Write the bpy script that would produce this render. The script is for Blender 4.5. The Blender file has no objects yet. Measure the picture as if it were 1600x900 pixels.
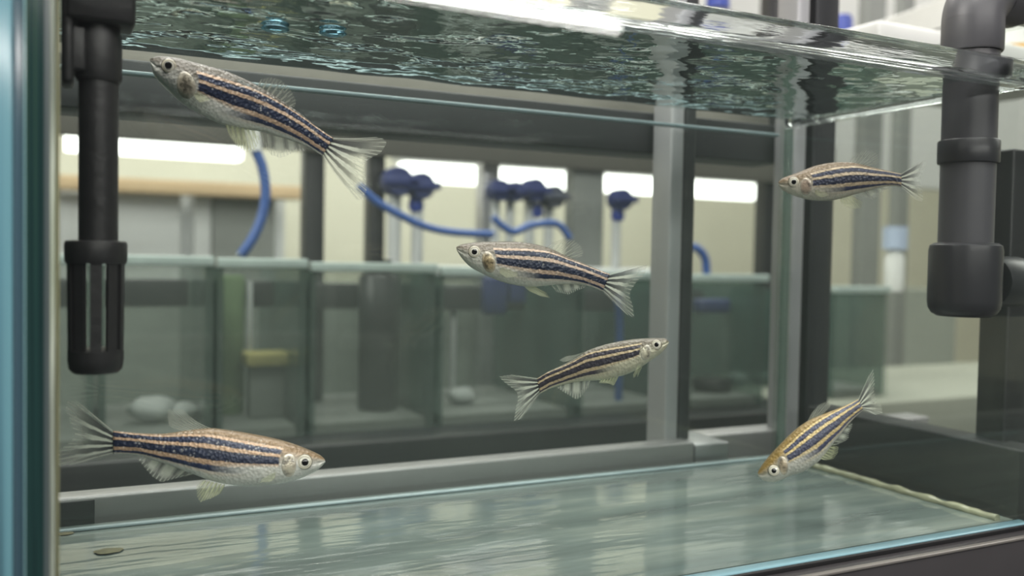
import bpy, bmesh, math, random
from mathutils import Vector, Matrix, noise
random.seed(7)
scene = bpy.context.scene
COL = scene.collection

# ------------------------------------------------------------------ camera
FPX, YAW, PITCH, ROLL = 1437.3, 0.4575, -0.0340, 0.0176
CAM = Vector((0.0002, -0.2243, 0.0956))
DEP, WID, HGT = 0.1185, 0.3168, 0.160          # tank inside depth, length, water height
_f = Vector((math.sin(YAW)*math.cos(PITCH), math.cos(YAW)*math.cos(PITCH), math.sin(PITCH)))
_r = _f.cross(Vector((0, 0, 1))).normalized()
_u = _r.cross(_f)
CR = math.cos(ROLL)*_r + math.sin(ROLL)*_u
CU = -math.sin(ROLL)*_r + math.cos(ROLL)*_u
CF = _f
cam_d = bpy.data.cameras.new('camera')
cam = bpy.data.objects.new('camera', cam_d)
COL.objects.link(cam)
cam.matrix_world = Matrix(((CR.x, CU.x, -CF.x, CAM.x), (CR.y, CU.y, -CF.y, CAM.y), (CR.z, CU.z, -CF.z, CAM.z), (0, 0, 0, 1)))
cam_d.sensor_fit = 'HORIZONTAL'
cam_d.sensor_width = 36.0
cam_d.lens = FPX/1600*36
cam_d.clip_start = 0.005
cam_d.clip_end = 50
cam_d.dof.use_dof = True
cam_d.dof.focus_distance = 0.302
cam_d.dof.aperture_fstop = 9.5
scene.camera = cam

# ------------------------------------------------------------------ world, exposure
w = bpy.data.worlds.new('room_light')
scene.world = w
w.use_nodes = True
w.node_tree.nodes['Background'].inputs[0].default_value = (0.95, 0.98, 1.0, 1)
w.node_tree.nodes['Background'].inputs[1].default_value = 0.08
scene.view_settings.view_transform = 'Standard'
scene.view_settings.look = 'None'
scene.view_settings.gamma = 1
scene.view_settings.exposure = 0.0
scene.view_settings.use_curve_mapping = False
cy = scene.cycles
cy.use_denoising = True
cy.max_bounces = 14
cy.transparent_max_bounces = 48
cy.glossy_bounces = 6
cy.caustics_reflective = False
cy.caustics_refractive = False

# ceiling panels of the room, plus added lamps that fill the fish and posts
def area(name, loc, size, power, target, col=(1, .97, .92)):
    d = bpy.data.lights.new(name, 'AREA')
    d.shape = 'RECTANGLE'; d.size, d.size_y = size
    d.energy = power; d.color = col
    o = bpy.data.objects.new(name, d); COL.objects.link(o)
    o.location = loc
    o.rotation_euler = (Vector(target)-Vector(loc)).to_track_quat('-Z', 'Y').to_euler()
    return o
area('ceiling_or_fill_lamp', (0.12, -0.42, 1.18), (1.4, 0.45), 19, (0.16, 0.06, 0.06))  # added front lamp, set steep to reach the upper left fish
area('ceiling_or_fill_lamp', (0.15, -0.75, 1.05), (1.4, 0.4), 6, (0.18, 0.06, 0.06))  # added front fill for the fish, on the camera side
area('front_fill', (0.10, -1.15, 0.52), (1.6, 0.05), 7, (0.15, 0.06, 0.10))  # added low fill for the fish flanks, no fixture there
area('ceiling_or_fill_lamp', (-1.2, 0.05, 0.85), (0.8, 0.7), 15, (0.2, 0.15, 0.05))  # added at the left to brighten the left faces of the posts
area('ceiling_or_fill_lamp', (0.35, 0.45, 1.2), (1.4, 0.3), 13, (0.35, 0.45, 0))
area('ceiling_or_fill_lamp', (0.9, 1.15, 1.2), (2.4, 0.3), 34, (0.9, 1.35, 0))
area('ceiling_or_fill_lamp', (1.9, 0.2, 1.2), (0.6, 1.4), 22, (1.5, 0.4, 0.2))

# ------------------------------------------------------------------ pixel -> point helpers (camera maths only)
def ray(px, py):
    return CF + CR*((px-800)/FPX) - CU*((py-450)/FPX)
def at(px, py, y):
    d = ray(px, py); return CAM + d*((y-CAM.y)/d.y)
def atx(px, py, x):
    d = ray(px, py); return CAM + d*((x-CAM.x)/d.x)
def atz(px, py, z):
    d = ray(px, py); return CAM + d*((z-CAM.z)/d.z)

# ------------------------------------------------------------------ materials
def lin(c):
    return tuple(((v/255)/12.92 if v/255 <= .04045 else (((v/255)+.055)/1.055)**2.4) for v in c)
class N:
    def __init__(self, name):
        self.m = bpy.data.materials.new(name); self.m.use_nodes = True
        self.t = self.m.node_tree; self.t.nodes.clear()
        self.out = self.t.nodes.new('ShaderNodeOutputMaterial')
    def n(self, typ, **kw):
        nd = self.t.nodes.new(typ)
        for k, v in kw.items():
            if k.startswith('i_'):
                nd.inputs[k[2:].replace('_', ' ')].default_value = v
            else: setattr(nd, k, v)
        return nd
    def l(self, a, b): self.t.links.new(a, b)
    def math(self, op, a, b=None, c=None, clamp=False):
        nd = self.t.nodes.new('ShaderNodeMath'); nd.operation = op; nd.use_clamp = clamp
        for i, v in enumerate((a, b, c)):
            if v is None: continue
            if isinstance(v, (int, float)): nd.inputs[i].default_value = v
            else: self.l(v, nd.inputs[i])
        return nd.outputs[0]
    def mix(self, fac, a, b, kind='RGBA', blend='MIX'):
        nd = self.t.nodes.new('ShaderNodeMix'); nd.data_type = kind
        if kind == 'RGBA': nd.blend_type = blend
        fi, ai, bi = (0, 6, 7) if kind == 'RGBA' else (0, 2, 3)
        for i, v in ((fi, fac), (ai, a), (bi, b)):
            if isinstance(v, (int, float)): nd.inputs[i].default_value = v
            elif isinstance(v, tuple): nd.inputs[i].default_value = (*v, 1) if len(v) == 3 else v
            else: self.l(v, nd.inputs[i])
        return nd.outputs[2 if kind == 'RGBA' else 0]
    def ramp(self, fac, stops, interp='LINEAR'):
        nd = self.t.nodes.new('ShaderNodeValToRGB'); cr = nd.color_ramp; cr.interpolation = interp
        cr.elements[0].position = stops[0][0]; cr.elements[-1].position = stops[-1][0]
        for p, c in stops[1:-1]: cr.elements.new(p)
        for e, (p, c) in zip(cr.elements, stops):
            e.color = (*c, 1) if len(c) == 3 else c
        self.l(fac, nd.inputs[0]); return nd.outputs[0]
    def noise(self, scale, stretch=(1, 1, 1), detail=3, coord='Object', rough=.55):
        tc = self.n('ShaderNodeTexCoord'); mp = self.n('ShaderNodeMapping')
        mp.inputs['Scale'].default_value = stretch
        self.l(tc.outputs[coord], mp.inputs[0])
        nz = self.n('ShaderNodeTexNoise'); nz.inputs['Scale'].default_value = scale
        nz.inputs['Detail'].default_value = detail; nz.inputs['Roughness'].default_value = rough
        self.l(mp.outputs[0], nz.inputs['Vector'])
        return nz.outputs['Fac']
    def bump(self, h, dist, strength=1.0):
        b = self.n('ShaderNodeBump'); b.inputs['Distance'].default_value = dist; b.inputs['Strength'].default_value = strength
        self.l(h, b.inputs['Height']); return b.outputs[0]
MATS = {}
def solid(name, rgb, rough=.5, metal=0.0, var=.12, scale=60, stretch=(1, 1, 1), bump=0.0, coat=0.0, spec=.5):
    if name in MATS: return MATS[name]
    k = N(name); c = lin(rgb)
    nz = k.noise(scale, stretch)
    col = k.mix(nz, tuple(v*(1-var) for v in c), tuple(min(1, v*(1+var)) for v in c))
    p = k.n('ShaderNodeBsdfPrincipled', i_Roughness=rough, i_Metallic=metal)
    p.inputs['Coat Weight'].default_value = coat
    p.inputs['Specular IOR Level'].default_value = spec
    k.l(col, p.inputs['Base Color'])
    if bump: k.l(k.bump(nz, bump), p.inputs['Normal'])
    k.l(p.outputs[0], k.out.inputs[0])
    MATS[name] = k.m; return k.m
def pane(name, tint=(1, 1, 1), ior=1.5, rough=0.0, haze=0.0, haze_rgb=(150, 165, 155), bump=None):
    """clear sheet: passes light straight through, reflects by Fresnel"""
    if name in MATS: return MATS[name]
    k = N(name)
    tr = k.n('ShaderNodeBsdfTransparent'); tr.inputs[0].default_value = (*tint, 1)
    gl = k.n('ShaderNodeBsdfGlossy'); gl.inputs['Roughness'].default_value = rough
    ge = k.n('ShaderNodeNewGeometry')
    io = k.mix(ge.outputs['Backfacing'], float(ior), 1.0/ior, 'FLOAT')
    fr = k.n('ShaderNodeFresnel'); k.l(io, fr.inputs['IOR'])
    body = tr.outputs[0]
    if haze:
        df = k.n('ShaderNodeBsdfDiffuse'); df.inputs[0].default_value = (*lin(haze_rgb), 1)
        ms = k.n('ShaderNodeMixShader')
        nz = k.noise(25, detail=4)
        hz = k.math('MULTIPLY', k.math('ADD', nz, .5), haze, clamp=True)
        k.l(hz, ms.inputs[0]); k.l(tr.outputs[0], ms.inputs[1]); k.l(df.outputs[0], ms.inputs[2])
        body = ms.outputs[0]
    if bump:
        b = k.bump(k.noise(*bump[:2]), bump[2]); k.l(b, gl.inputs['Normal']); k.l(b, fr.inputs['Normal'])
    mx = k.n('ShaderNodeMixShader')
    k.l(fr.outputs[0], mx.inputs[0]); k.l(body, mx.inputs[1]); k.l(gl.outputs[0], mx.inputs[2])
    k.l(mx.outputs[0], k.out.inputs[0])
    MATS[name] = k.m; return k.m
def glow(name, rgb, strength):
    k = N(name); e = k.n('ShaderNodeEmission'); e.inputs[0].default_value = (*lin(rgb), 1); e.inputs[1].default_value = strength
    k.l(e.outputs[0], k.out.inputs[0]); return k.m

M_front = pane('clear_front_glass', (.99, 1, .995))
M_back = pane('clear_back_glass', (.94, .965, .95), haze=.04, haze_rgb=(150, 165, 155))
M_farglass = pane('far_tank_glass', (.94, .955, .945), haze=.10, haze_rgb=(146, 154, 146))
M_plastic = solid('black_plastic', (38, 38, 39), .45, var=.25, scale=300, bump=.0002)
M_pvc = solid('grey_pvc', (82, 82, 86), .38, var=.08, scale=120, spec=.5)
M_pvcdark = solid('dark_pvc', (50, 51, 54), .35, var=.12, scale=150)
M_alu = solid('brushed_aluminium', (186, 186, 190), .33, .85, var=.12, scale=40, stretch=(1, 1, .08))
M_alurail = solid('brushed_aluminium_rail', (165, 163, 165), .42, .65, var=.12, scale=40, stretch=(.05, 1, 1))
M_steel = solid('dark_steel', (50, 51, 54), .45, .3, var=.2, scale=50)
M_black = solid('black_frame', (28, 28, 30), .4, var=.25, scale=80)
M_blue = solid('blue_plastic', (38, 58, 140), .4, var=.12)
M_navy = solid('navy_plastic', (40, 50, 98), .4, var=.15)
M_tube = solid('blue_tubing', (54, 86, 150), .3, var=.1)
M_cream = solid('cream_paint', (204, 201, 184), .8, var=.05, scale=6)
M_white = solid('white_plastic', (215, 216, 214), .5, var=.05)
M_cab = solid('grey_cabinet', (188, 190, 190), .55, var=.05, scale=10)
M_tan = solid('tan_wood', (190, 165, 130), .6, var=.15, scale=30, stretch=(.1, 1, 1))
M_grey = solid('mid_grey', (118, 121, 118), .6, var=.12, scale=20)
M_algae = solid('algae_green', (98, 118, 84), .8, var=.3, scale=40)
M_yellow = solid('yellow_sponge', (168, 158, 100), .85, var=.15, scale=90, bump=.001)
M_amber = solid('amber_feed', (214, 160, 40), .6, var=.15)

# ------------------------------------------------------------------ mesh helpers
class MB:
    def __init__(self): self.b = bmesh.new()
    def box(self, a, c, bev=0.0):
        (x0, y0, z0), (x1, y1, z1) = [tuple(map(float, v)) for v in (a, c)]
        x0, x1 = sorted((x0, x1)); y0, y1 = sorted((y0, y1)); z0, z1 = sorted((z0, z1))
        self.hexa([(x0, y0, z0), (x1, y0, z0), (x1, y1, z0), (x0, y1, z0), (x0, y0, z1), (x1, y0, z1), (x1, y1, z1), (x0, y1, z1)], bev)
        return self
    def hexa(self, v, bev=0.0):
        vs = [self.b.verts.new(p) for p in v]
        fs = [self.b.faces.new([vs[i] for i in q]) for q in ((0, 3, 2, 1), (4, 5, 6, 7), (0, 1, 5, 4), (1, 2, 6, 5), (2, 3, 7, 6), (3, 0, 4, 7))]
        if bev:
            es = list({e for f in fs for e in f.edges})
            bmesh.ops.bevel(self.b, geom=es, offset=bev, segments=3, affect='EDGES', profile=.5)
        return self
    def lathe(self, origin, prof, seg=40, axis=(0, 0, 1), closed=True):
        """prof: list of (radius, height along axis)"""
        ax = Vector(axis).normalized(); t = Vector((1, 0, 0)) if abs(ax.x) < .8 else Vector((0, 1, 0))
        e1 = (t-ax*t.dot(ax)).normalized(); e2 = ax.cross(e1); o = Vector(origin); rings = []
        for r, h in prof:
            if r < 1e-7: rings.append([self.b.verts.new(o+ax*h)])
            else: rings.append([self.b.verts.new(o+ax*h+(e1*math.cos(2*math.pi*i/seg)+e2*math.sin(2*math.pi*i/seg))*r) for i in range(seg)])
        for a, c in zip(rings, rings[1:]):
            for i in range(seg):
                j = (i+1) % seg
                if len(a) == 1 and len(c) == 1: break
                if len(a) == 1: self.b.faces.new((a[0], c[i], c[j]))
                elif len(c) == 1: self.b.faces.new((a[i], a[j], c[0]))
                else: self.b.faces.new((a[i], a[j], c[j], c[i]))
        return self
    def cyl(self, p, q, r, seg=32, r2=None):
        p, q = Vector(p), Vector(q); L = (q-p).length
        r2 = r if r2 is None else r2
        return self.lathe(p, [(0, 0), (r, 0), (r2, L), (0, L)], seg, (q-p))
    def tube(self, pts, r, seg=12, sub=8):
        P = [Vector(p) for p in pts]; Q = []
        for i in range(len(P)-1):
            p0, p1, p2, p3 = P[max(i-1, 0)], P[i], P[i+1], P[min(i+2, len(P)-1)]
            for k in range(sub):
                t = k/sub
                Q.append(.5*((2*p1)+(p2-p0)*t+(2*p0-5*p1+4*p2-p3)*t*t+(3*p1-p0-3*p2+p3)*t**3))
        Q.append(P[-1]); prev = None; nrm = None
        for i, p in enumerate(Q):
            d = (Q[min(i+1, len(Q)-1)]-Q[max(i-1, 0)]).normalized()
            if nrm is None: nrm = d.orthogonal().normalized()
            nrm = (nrm-d*nrm.dot(d)).normalized(); bn = d.cross(nrm)
            rr = r(i/(len(Q)-1)) if callable(r) else r
            ring = [self.b.verts.new(p+(nrm*math.cos(2*math.pi*k/seg)+bn*math.sin(2*math.pi*k/seg))*rr) for k in range(seg)]
            if prev:
                for k in range(seg): self.b.faces.new((prev[k], prev[(k+1) % seg], ring[(k+1) % seg], ring[k]))
            else: self.b.faces.new(ring[::-1])
            prev = ring
        self.b.faces.new(prev); return self
    def prism(self, prof, a, c):
        """extrude a closed profile (list of (y,z)) from x=a to x=c"""
        A = [self.b.verts.new((a, y, z)) for y, z in prof]; C = [self.b.verts.new((c, y, z)) for y, z in prof]
        n = len(prof)
        for i in range(n): self.b.faces.new((A[i], A[(i+1) % n], C[(i+1) % n], C[i]))
        self.b.faces.new(A[::-1]); self.b.faces.new(C); return self
    def build(self, name, mat, parent=None, smooth=True, angle=40):
        bmesh.ops.recalc_face_normals(self.b, faces=self.b.faces)
        me = bpy.data.meshes.new(name)
        if parent is not None:
            off = parent_world(parent)
            bmesh.ops.translate(self.b, verts=self.b.verts, vec=-off)
        else:
            off = Vector((0, 0, 0))
            if self.b.verts:
                zs = min(v.co.z for v in self.b.verts)
                off = sum((v.co for v in self.b.verts), Vector())/len(self.b.verts); off.z = zs
                bmesh.ops.translate(self.b, verts=self.b.verts, vec=-off)
        self.b.to_mesh(me); self.b.free()
        if smooth:
            for p in me.polygons: p.use_smooth = True
            me.set_sharp_from_angle(angle=math.radians(angle))
        me.materials.append(mat)
        o = bpy.data.objects.new(name, me); COL.objects.link(o)
        if parent is not None: o.parent = parent
        else: o.location = off
        return o
def parent_world(p):
    v = Vector(p.location)
    while p.parent: p = p.parent; v += Vector(p.location)
    return v
def tag(o, label, cat, group=None, kind=None):
    o['label'] = label; o['category'] = cat
    if group: o['group'] = group
    if kind: o['kind'] = kind
    return o
def thing(name, label, cat, loc, group=None):
    o = bpy.data.objects.new(name, None); o.empty_display_size = .02; COL.objects.link(o); o.location = loc
    return tag(o, label, cat, group)
def struct(o): o['kind'] = 'structure'; return o

# ================================================================== room shell
FLZ, CEZ = -1.0, 1.25
struct(MB().box((-1.6, -.9, FLZ-.05), (3.2, 2.0, FLZ)).build('floor', solid('grey_vinyl', (120, 122, 120), .5, scale=8)))
struct(MB().box((-1.6, 1.9, FLZ), (3.2, 2.0, CEZ)).build('wall_back', M_cream))
struct(MB().box((3.1, -.9, FLZ), (3.2, 1.9, CEZ)).build('wall_right', M_cream))
struct(MB().box((-1.6, -.9, FLZ), (-1.5, 1.9, CEZ)).build('wall_left', M_cream))
struct(MB().box((-1.6, -.9, CEZ), (3.2, 2.0, CEZ+.05)).build('ceiling', solid('white_ceiling', (205, 206, 204), .9, scale=4)))

# ================================================================== the tank
TK = 0.006
tank = thing('fish_tank', 'clear glass fish tank filled with water holding six striped fish', 'aquarium', (WID/2, DEP/2, -TK))
TOP = HGT+0.024
MB().box((0, -TK, -TK*.2), (WID, -.0005, HGT+.003)).build('front_pane', M_front, tank)
MB().box((0, DEP, -TK*.2), (WID, DEP+TK, TOP)).build('back_pane', M_back, tank)
MB().box((WID, -TK, -TK*.2), (WID+TK, DEP+TK, TOP)).build('side_pane', M_back, tank)
# left pane: seen on its cut edge
k = N('glass_cut_edge')
nz = k.noise(700, (1, 1, .004), 4, rough=.6)
col = k.ramp(nz, [(.30, lin((18, 38, 40))), (.48, lin((34, 62, 60))), (.60, lin((58, 82, 62))), (.66, lin((44, 78, 80))), (.78, lin((130, 165, 160)))])
p = k.n('ShaderNodeBsdfPrincipled', i_Roughness=.12)
p.inputs['Coat Weight'].default_value = .6
k.l(col, p.inputs['Base Color']); k.l(k.bump(nz, .0006), p.inputs['Normal']); k.l(p.outputs[0], k.out.inputs[0])
M_edge = k.m
def xp(px, y=-TK): return at(px, 450, y).x
MB().box((xp(40), -TK, -TK), (xp(69), DEP+TK, TOP)).build('side_pane', M_edge, tank)
k = N('silicone_seam')
nz = k.noise(420, (1, 1, .03), 3)
col = k.ramp(nz, [(.35, lin((120, 128, 118))), (.5, lin((190, 198, 184))), (.65, lin((150, 160, 140)))])
p = k.n('ShaderNodeBsdfPrincipled', i_Roughness=.2); k.l(col, p.inputs['Base Color']); k.l(k.bump(nz, .0005), p.inputs['Normal'])
k.l(p.outputs[0], k.out.inputs[0]); M_sil = k.m
MB().box((xp(78.5), -TK-.0004, -TK), (xp(86), .004, TOP), .0005).build('seam', M_sil, tank)
MB().box((xp(69), -TK+.0006, -TK), (xp(78.5), .004, TOP)).build('seam', solid('dark_seam', (86, 96, 98), .25, var=.4, scale=300, stretch=(1, 1, .02)), tank)
MB().box((xp(86), -.002, -TK), (xp(93), .003, TOP), .0005).build('seam', solid('stained_seam_edge', (150, 150, 118), .25, var=.4, scale=300, stretch=(1, 1, .05)), tank)
# floor pane
k = N('tank_floor_glass')
nz = k.noise(30, (.25, 1.6, 1), 4)
col = k.ramp(nz, [(.3, lin((84, 96, 94))), (.55, lin((112, 126, 122))), (.75, lin((150, 160, 150)))])
p = k.n('ShaderNodeBsdfPrincipled', i_Roughness=.07); k.l(col, p.inputs['Base Color'])
p.inputs['Specular IOR Level'].default_value = .9
k.l(k.bump(k.noise(40, (.3, 1.5, 1), 3), .0004), p.inputs['Normal']); k.l(p.outputs[0], k.out.inputs[0])
MB().box((-.0018, 0, -TK), (WID+TK, DEP+TK, 0)).build('floor_pane', k.m, tank)
M_blueedge = solid('pale_blue_glass_edge', (116, 150, 160), .25, var=.3, scale=200, stretch=(.1, 1, 1), coat=.1)
ze = at(1330, 864, -TK-.001).z
MB().box((0, -TK-.001, ze), (WID+TK, -.0022, -.0002), .0006).build('front_edge', M_blueedge, tank)
# seams along the floor
M_algseam = solid('stained_seam', (160, 164, 138), .16, var=.6, scale=160, stretch=(1, .2, 1), bump=.0008)
mb = MB(); mb.tube([(WID-.0012+.0006*noise.noise((i_*.9, 3, 1)), DEP*(.01+.98*i_/40), .0008+.0006*noise.noise((i_*1.3, 0, 5))) for i_ in range(41)], lambda t: .0015+.0007*noise.noise((t*17, 1, 2)), 10, 3)
mb.build('seam', M_algseam, tank)
MB().box((0, DEP-.0025, 0), (WID, DEP, .0012), .0005).build('seam', solid('clear_seam', (150, 170, 172), .2, var=.25, scale=60), tank)
MB().box((WID-.0025, DEP-.0025, 0), (WID+.001, DEP+.001, HGT), .0008).build('seam', pane('greenish_seam', (.72, .84, .80), haze=.25), tank)
# front rim: thick clear lip
k = N('clear_acrylic_rim')
nz = k.noise(120, (.05, 1, 1), 5, rough=.6)
g = k.n('ShaderNodeBsdfGlass', i_Roughness=.04, i_IOR=1.42); g.inputs[0].default_value = (.95, .97, .97, 1)
k.l(k.bump(nz, .0005), g.inputs['Normal']); k.l(g.outputs[0], k.out.inputs[0]); M_rim = k.m
def rimprof(y0, z0):
    out = []
    for cx_, cz_, r_, a0, a1 in ((y0-.0085, z0+.0025, .0025, -90, -180), (y0-.0085, z0+.0105, .0025, 180, 90), (y0+.002, z0+.0115, .0015, 90, 0), (y0+.002, z0+.0012, .0012, 0, -90)):
        for i in range(6):
            a = math.radians(a0+(a1-a0)*i/5); out.append((cx_+r_*math.cos(a), cz_+r_*math.sin(a)))
    return [(y0+(a-y0)*.70, z0+(b-z0)*.66) for a, b in out]
MB().prism(rimprof(0, HGT+.001), -.004, WID+.004).build('rim', M_rim, tank, angle=50)
MB().box((WID-.0005, -.004, HGT+.001), (WID+.009, DEP+.004, HGT+.008), .002).build('rim', M_rim, tank)
MB().box((0, DEP+TK, HGT-.0035), (WID, DEP+TK+.003, HGT-.0018), .0006).build('back_ledge', solid('pale_ledge', (160, 178, 186), .25), tank)

# water surface -------------------------------------------------
k = N('water_surface')
tr = k.n('ShaderNodeBsdfTransparent'); gl = k.n('ShaderNodeBsdfGlossy'); gl.inputs['Roughness'].default_value = .015
gl.inputs[0].default_value = (.84, .90, .88, 1)
fr = k.n('ShaderNodeFresnel'); fr.inputs['IOR'].default_value = 1.33
nz = k.noise(42, (.8, 1.25, 1), 2, rough=.4); nz2 = k.noise(130, (1, 1, 1), 2)
b = k.bump(k.math('ADD', nz, k.math('MULTIPLY', nz2, .10)), .0020)
k.l(b, gl.inputs['Normal'])
mx = k.n('ShaderNodeMixShader'); k.l(fr.outputs[0], mx.inputs[0]); k.l(tr.outputs[0], mx.inputs[1]); k.l(gl.outputs[0], mx.inputs[2])
k.l(mx.outputs[0], k.out.inputs[0])
mb = MB(); NX, NY = 120, 50; g_ = []
for j in range(NY+1):
    row = []
    for i in range(NX+1):
        x = WID*i/NX; y = DEP*j/NY
        z = HGT+.0030 + .0004*noise.noise((x*45, y*70, 1.3)) + .0012*math.exp(-min(y, DEP-y)/.003)
        row.append(mb.b.verts.new((x, y, z)))
    g_.append(row)
for j in range(NY):
    for i in range(NX): mb.b.faces.new((g_[j][i], g_[j][i+1], g_[j+1][i+1], g_[j+1][i]))
wo = mb.build('water', k.m); tag(wo, 'rippled water surface seen from below under the clear tank rim', 'water')
for p_ in wo.data.polygons: p_.use_smooth = True
# the recalculated normal must look up
if wo.data.polygons[0].normal.z < 0: wo.data.flip_normals()

# ================================================================== fish
def cr(P, t):
    n = len(P)-1; x = min(max(t, 0), 1)*n; i = min(int(x), n-1); f = x-i
    p0, p1, p2, p3 = P[max(i-1, 0)], P[i], P[i+1], P[min(i+2, n)]
    return tuple(.5*((2*b)+(c-a)*f+(2*a-5*b+4*c-d)*f*f+(3*b-a-3*c+d)*f**3) for a, b, c, d in zip(p0, p1, p2, p3))
def lerp_list(xs, ys, x):
    if x <= xs[0]: return ys[0]
    for a, b, c, d in zip(xs, xs[1:], ys, ys[1:]):
        if x <= b: return c+(d-c)*(x-a)/(b-a)
    return ys[-1]
QK = [0, .165, .18, .222, .325, .337, .395, .405, .555, .57, .635, .645, .745, .79, .86, 1]
VH = list(QK)
VT = [0, .010, .025, .050, .230, .265, .370, .400, .66, .700, .83, .870, .93, .95, .98, 1]

def fish_body_mat(name, back, stripe, light, belly, speck=1.0):
    k = N(name)
    uv = k.n('ShaderNodeUVMap', uv_map='stripes'); sp = k.n('ShaderNodeSeparateXYZ'); k.l(uv.outputs[0], sp.inputs[0])
    U, Q = sp.outputs[0], sp.outputs[1]
    n1 = k.noise(900, (1, 1, 1), 2); n2 = k.noise(260, (1, 1, 1), 2)
    q = k.math('ADD', Q, k.math('MULTIPLY', k.math('SUBTRACT', n1, .5), .045))
    q = k.math('ADD', q, k.math('MULTIPLY', k.math('SUBTRACT', n2, .5), .02))
    B, S, L, W = map(lin, (back, stripe, light, belly))
    dk = tuple(v*.55 for v in S)
    mid = tuple(.6*a+.4*b for a, b in zip(W, L))
    st_old = [(0, tuple(v*.8 for v in B)), (.10, B), (.155, tuple(v*.8 for v in B)), (.18, L), (.21, L), (.235, S), (.30, S), (.325, L), (.40, L), (.425, dk), (.48, S), (.545, dk), (.57, tuple(v*.9 for v in L)), (.63, tuple(v*.9 for v in L)), (.665, S), (.735, S), (.78, mid), (.86, W), (1, W)]
    S2 = tuple(v*1.25 for v in S)
    st = [(0, tuple(v*.7 for v in B)), (.11, B), (.165, tuple(v*.75 for v in B)), (.18, L), (.215, L), (.232, dk), (.27, S2), (.325, dk), (.337, L), (.388, L), (.402, dk), (.45, S), (.555, dk), (.57, tuple(v*.85 for v in L)), (.628, tuple(v*.85 for v in L)), (.645, S2), (.745, S), (.77, mid), (.80, mid), (.85, W), (1, W)]
    stripes = k.ramp(q, st)
    # front of the body: the lowest stripe fades into the silver belly
    low = k.math('MULTIPLY', k.ramp(Q, [(.56, (0, 0, 0)), (.64, (1, 1, 1))]), k.ramp(k.math('ADD', U, k.math('MULTIPLY', n2, .1)), [(.40, (1, 1, 1)), (.60, (0, 0, 0))]))
    silver = k.mix(n1, tuple(v*.85 for v in W), tuple(min(1, v*1.12) for v in W))
    c = k.mix(low, stripes, silver)
    # scales: pale and dark flecks
    vt = k.n('ShaderNodeTexVoronoi'); vt.inputs['Scale'].default_value = 1000; vt.feature = 'F1'
    tc = k.n('ShaderNodeTexCoord'); k.l(tc.outputs['Object'], vt.inputs['Vector'])
    fleck = k.ramp(vt.outputs['Distance'], [(.10, (1, 1, 1)), (.42, (0, 0, 0))])
    fl = k.math('MULTIPLY', k.math('MULTIPLY', fleck, k.ramp(n2, [(.48, (0, 0, 0)), (.62, (1, 1, 1))])), .38*speck)
    c = k.mix(fl, c, tuple(min(1, v*1.25) for v in W))
    # head: back colour above, silver below
    hd = k.ramp(k.math('ADD', Q, k.math('MULTIPLY', k.math('SUBTRACT', n2, .5), .25)), [(0, tuple(v*.7 for v in B)), (.22, B), (.42, tuple(.5*a+.5*b for a, b in zip(B, W))), (.62, W), (1, tuple(min(1, v*1.1) for v in W))])
    hm = k.n('ShaderNodeAttribute', attribute_name='head')
    hmask = k.ramp(k.math('ADD', hm.outputs['Fac'], k.math('MULTIPLY', k.math('SUBTRACT', n1, .5), .3)), [(.45, (0, 0, 0)), (.55, (1, 1, 1))])
    c = k.mix(hmask, c, hd)
    p = k.n('ShaderNodeBsdfPrincipled', i_Roughness=.34, i_Metallic=.12)
    p.inputs['Coat Weight'].default_value = .25
    p.inputs['Coat Roughness'].default_value = .2
    k.l(c, p.inputs['Base Color'])
    k.l(k.bump(k.math('ADD', vt.outputs['Distance'], k.math('MULTIPLY', n1, .4)), .00022), p.inputs['Normal'])
    k.l(p.outputs[0], k.out.inputs[0]); return k.m
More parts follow.
